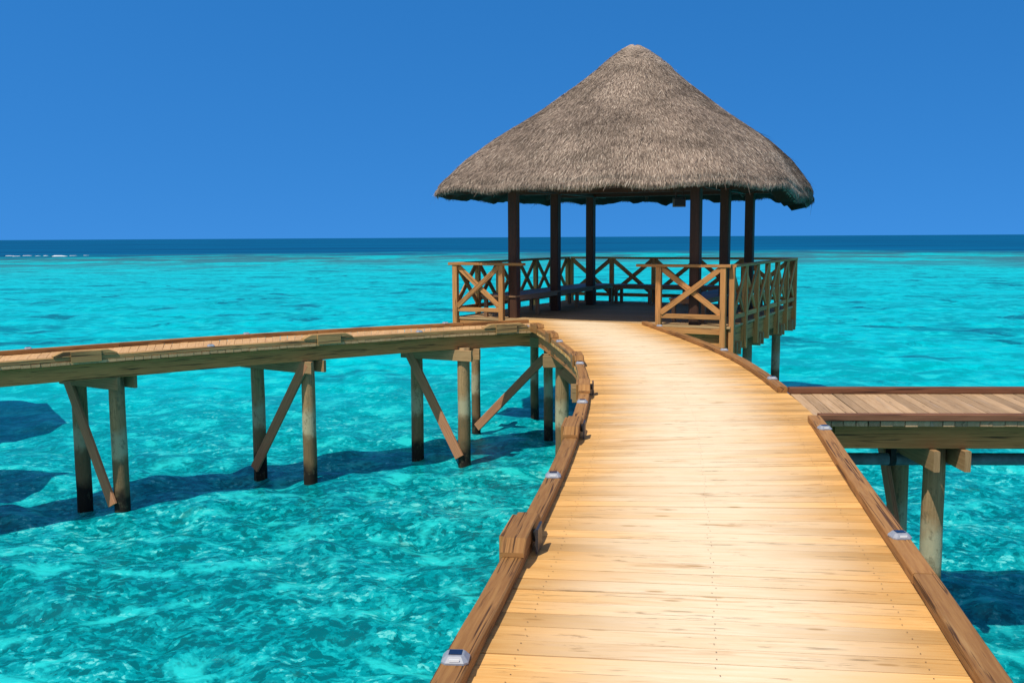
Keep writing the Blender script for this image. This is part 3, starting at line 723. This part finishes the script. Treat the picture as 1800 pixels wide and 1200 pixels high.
def straws(mb, count, urange, lmin, lmax, wmin, wmax, lift, jit, shaggy=False):
    # area-weighted u
    us = np.linspace(urange[0], urange[1], 200); rad = np.array([prof_pt(PROF, u, .3)-RC for u in us]); wgt = np.hypot(rad[:, 0], rad[:, 1])
    dz = np.gradient(rad[:, 2]); dr = np.gradient(wgt); wgt = wgt*np.hypot(dz, dr); wgt /= wgt.sum()
    uu = rng.choice(us, count, p=wgt)
    for u in uu:
        u = float(min(urange[1], max(urange[0], u+random.uniform(-.004, .004)))); phi = random.uniform(-math.pi, math.pi)
        p = prof_pt(PROF, u, phi); d = prof_pt(PROF, max(0, u-.02), phi)-p if u > .02 else p-prof_pt(PROF, u+.02, phi)
        d.normalize(); tang = Vector((-math.sin(phi), math.cos(phi), 0)); nrm_ = tang.cross(d)
        if nrm_.dot(p-RC) < 0 and nrm_.z < 0: nrm_ = -nrm_
        if nrm_.z < 0 and u > .1: nrm_ = -nrm_
        ln = random.uniform(lmin, lmax)*(.45 if u < .045 else 1); wd_ = random.uniform(wmin, wmax)
        dd = (d + tang*random.gauss(0, jit) + nrm_*random.uniform(.0, lift)).normalized()
        if u < .12: dd = (dd + Vector((0, 0, -.35*random.random()))).normalized()
        sd_ = dd.cross(nrm_).normalized()
        sd_ = (sd_ + nrm_*random.uniform(-.3, .3)).normalized()
        a = p+nrm_*random.uniform(-.006, .010); e = a+dd*ln; m_ = a+dd*ln*.5+nrm_*.006
        V = [a-sd_*wd_*.5, a+sd_*wd_*.5, m_+sd_*wd_*.5, m_-sd_*wd_*.5, e+sd_*wd_*.16, e-sd_*wd_*.16]
        mb.add(V, [[0, 1, 2, 3], [3, 2, 4, 5]], [[(0, 0)]*4]*2, random.random()**1.15)
straws(mb, 140000, (.02, .965), .06, .13, .004, .010, .08, .17)
straws(mb, 16000, (.0, .12), .05, .10, .005, .012, .16, .25)
straws(mb, 500, (.1, .9), .2, .4, .006, .011, .22, .6)
roof = mb.build('roof', M['thatch'], pav)
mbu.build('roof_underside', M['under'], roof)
# woven cap round the peak: straw bound sideways
mb = MB()
CAP = [(.78, 4.99), (.73, 5.06), (.50, 5.25), (.27, 5.41), (.10, 5.50), (.02, 5.52)]
def cap_pt(t, phi, g=0.0):
    k = t*(len(CAP)-1); i = min(int(k), len(CAP)-2); f = k-i
    r_ = CAP[i][0]*(1-f)+CAP[i+1][0]*f+g; z = CAP[i][1]*(1-f)+CAP[i+1][1]*f+g*.6
    return Vector((RC.x+.175+r_*math.cos(phi), RC.y+r_*math.sin(phi), z+.02*math.sin(phi*2+1)))
for k in range(3200):
    t = random.random()**1.5*.97; phi = random.uniform(-math.pi, math.pi); p = cap_pt(t, phi, .012); r_ = math.hypot(p.x-RC.x-.175, p.y-RC.y)
    da = random.choice([-1, 1])*min(1.0, random.uniform(.08, .24)/max(r_, .06)); t2 = min(.97, max(0, t+random.gauss(-.02, .07)))
    e = cap_pt(t2, phi+da, random.uniform(.0, .02)); m_ = cap_pt((t+t2)/2, phi+da/2, .02)
    d = (e-p).normalized(); out = Vector((math.cos(phi)*.6, math.sin(phi)*.6, .75)); sd_ = d.cross(out).normalized(); wd_ = random.uniform(.008, .017)
    V = [p-sd_*wd_*.5, p+sd_*wd_*.5, m_+sd_*wd_*.5, m_-sd_*wd_*.5, e+sd_*wd_*.2, e-sd_*wd_*.2]
    mb.add(V, [[0, 1, 2, 3], [3, 2, 4, 5]], [[(0, 0)]*4]*2, .25+.65*random.random())
V, F, U = [], [], []
for j in range(9):
    for i in range(40): V.append(cap_pt(j/8, 2*math.pi*i/40))
for j in range(8):
    for i in range(40): k = (i+1) % 40; F.append([j*40+i, j*40+k, (j+1)*40+k, (j+1)*40+i]); U.append([(0, 0)]*4)
F.append([320+i for i in range(40)]); U.append([(0, 0)]*40); mb.add(V, F, U, .4, smooth=True)
mb.build('roof_cap', M['thatch'], roof)
# rafters under the thatch
for k in range(16):
    ph = 2*math.pi*k/16+.1; f = shape(ph, 0)
    a = RC+Vector((math.cos(ph)*3.3*f, math.sin(ph)*3.3*f, 2.50)); b = RC+Vector((math.cos(ph)*.25, math.sin(ph)*.25, 5.10))
    m = MB(); m.bar(a, b, .06, .08); m.build('rafter', M['column'], pav)

# ------------------------------------------------------------------ benches
def bench(label, a0, a1, wdir, width, nleg):
    """Seat of boards from a0 to a1 (pavilion plan), width towards wdir."""
    c_ = (a0+a1)/2+wdir*width/2; b = thing('bench', (c_.x, c_.y, 0), label, 'bench')
    d = (a1-a0).normalized(); nbd = 4; bw_ = width/nbd; m = MB()
    for i in range(nbd):
        o_ = wdir*(bw_*(i+.5)); m.bar(a0+o_+Vector((0, 0, .43)), a1+o_+Vector((0, 0, .43)), bw_-.008, .035, ch=.003)
    m.build('seat', M['bench'], b)
    m = MB()
    for o_ in (.035, width-.035): m.bar(a0+wdir*o_+d*.04+Vector((0, 0, .379)), a1+wdir*o_-d*.04+Vector((0, 0, .379)), .04, .065, ch=.002)
    m.bar(a0+wdir*.06+d*.06+Vector((0, 0, .379)), a0+wdir*(width-.06)+d*.06+Vector((0, 0, .379)), .04, .062, ch=.002)
    m.build('apron', M['bench'], b)
    ln = (a1-a0).length
    for i in range(nleg):
        for o_ in (.075, width-.075):
            p = a0+d*(.10+(ln-.2)*i/(nleg-1))+wdir*o_; m = MB(); m.bar(p+Vector((0, 0, .002)), p+Vector((0, 0, .346)), .07, .07, up=E2, ch=.004); m.build('leg', M['bench'], b)
bench('long timber bench along the left railing of the pavilion', pv(-9.42, 17.10), pv(-9.42, 22.55), E1, .80, 6)
bench('timber bench across the back of the pavilion facing the boardwalk', pv(-8.5, 22.0), pv(-5.75, 22.0), E2, .52, 4)
bench('timber bench behind the right hand crossed railing panel', pv(-5.62, 17.52), pv(-5.62, 22.5), E1, .72, 5)

# dark box hanging under the eave
q = Vector((3.05, 17.75, 2.215)); bx = thing('loudspeaker', q, 'small dark box hanging under the thatch eave beside a column', 'loudspeaker')
m = MB(); m.bar(q+Vector((-.115, 0, 0)), q+Vector((.115, -.03, 0)), .16, .17, ch=.03); m.build('housing', M['box_dark'], bx)
m = MB(); m.bar(q+Vector((-.09, -.087, -.005)), q+Vector((.09, -.117, -.005)), .012, .12, ch=.004); m.build('grille', M['strap'], bx)
m = MB(); m.bar(q+Vector((-.06, 0, .08)), q+Vector((-.06, 0, .40)), .03, .02, up=(1, 0, 0), ch=0); m.bar(q+Vector((.07, 0, .08)), q+Vector((.07, 0, .40)), .015, .02, up=(1, 0, 0), ch=0); m.build('bracket', M['column'], bx)

# ------------------------------------------------------------------ solar kerb lights
def solar_proto():
    t = thing('solar_light', (0, 0, 0), 'x', 'solar light', 'solar lights along the kerbs')
    m = MB()
    def oct_(hx, hy, z, c=.32):
        k = min(hx, hy)*c
        return [Vector(p) for p in ((-hx+k, -hy, z), (hx-k, -hy, z), (hx, -hy+k, z), (hx, hy-k, z), (hx-k, hy, z), (-hx+k, hy, z), (-hx, hy-k, z), (-hx, -hy+k, z))]
    m.rings([oct_(.050, .048, 0), oct_(.050, .048, .007), oct_(.034, .032, .026), oct_(.030, .028, .028)], [0, .01, .03, .04])
    m.build('shell', M['lamp_shell'], t)
    m = MB(); m.slab((-.024, -.021, .0305), (.024, -.021, .0305), (.024, .021, .0305), (-.024, .021, .0305), .002); m.build('solar_panel', M['panel'], t)
    m = MB(); m.bar((-.018, -.0455, .0165), (.018, -.0455, .0165), .003, .010, ch=0); m.build('lens', M['foam'], t)
    return t
sp = solar_proto(); sp_kids = list(sp.children)
first_used = [False]
def solar(x, y, z, rz, label):
    if not first_used[0]:
        t = sp; first_used[0] = True
    else:
        t = sp.copy(); COL.objects.link(t)
        for k in sp_kids:
            c_ = k.copy(); COL.objects.link(c_); c_.parent = t
    t.location = (x, y, z); t.rotation_euler = (0, 0, rz); t['label'] = label
zt = CH+.0035
def on(pl, v, key, label, rz=0.0):
    p = at_key(pl, v, key); solar(p[0], p[1], zt, rz, label)
on(Lc, 3.40, 1, 'white solar kerb light nearest the viewer on the left kerb', R(-4))
on(Lc, 6.12, 1, 'white solar light on the left kerb between the two raised blocks with black plates', R(-3))
on(Lc, 8.92, 1, 'white solar light on the left kerb just before its dark stain', R(-3))
on(Lc, 11.7, 1, 'white solar light at the sharpest bend of the left kerb')
on(Lc, 14.2, 1, 'white solar light on the left kerb near the junction with the left walkway', R(5))
on(Rc, 4.82, 1, 'white solar light on the right kerb in front of the pale pile', R(2))
on(Rc, 7.62, 1, 'white solar light on the right kerb just before the brown side walkway', R(2))
on(Rc, 10.35, 1, 'white solar light on the right kerb just past the brown side walkway')
on(Rc, 13.0, 1, 'white solar light on the right kerb below the front corner of the railing')
on(Rc, 16.6, 1, 'white solar light at the far end of the right kerb by the railing post')
on(Wnc, -4.34, 0, 'small solar light on the left walkway near kerb between its two leftmost blocks', R(30))
on(Wnc, -1.52, 0, 'small solar light on the left walkway near kerb right of the middle block', R(30))
on(Wnc, .25, 0, 'small solar light at the inner corner where the left walkway joins', R(30))
on(Wfc, -6.86, 0, 'small solar light at far left on the outer kerb of the left walkway', R(32))
on(Wfc, -4.30, 0, 'small solar light on the outer kerb midway along the left walkway', R(32))
on(Wfc, -1.20, 0, 'small solar light on the outer kerb of the left walkway beside the pavilion railing', R(32))
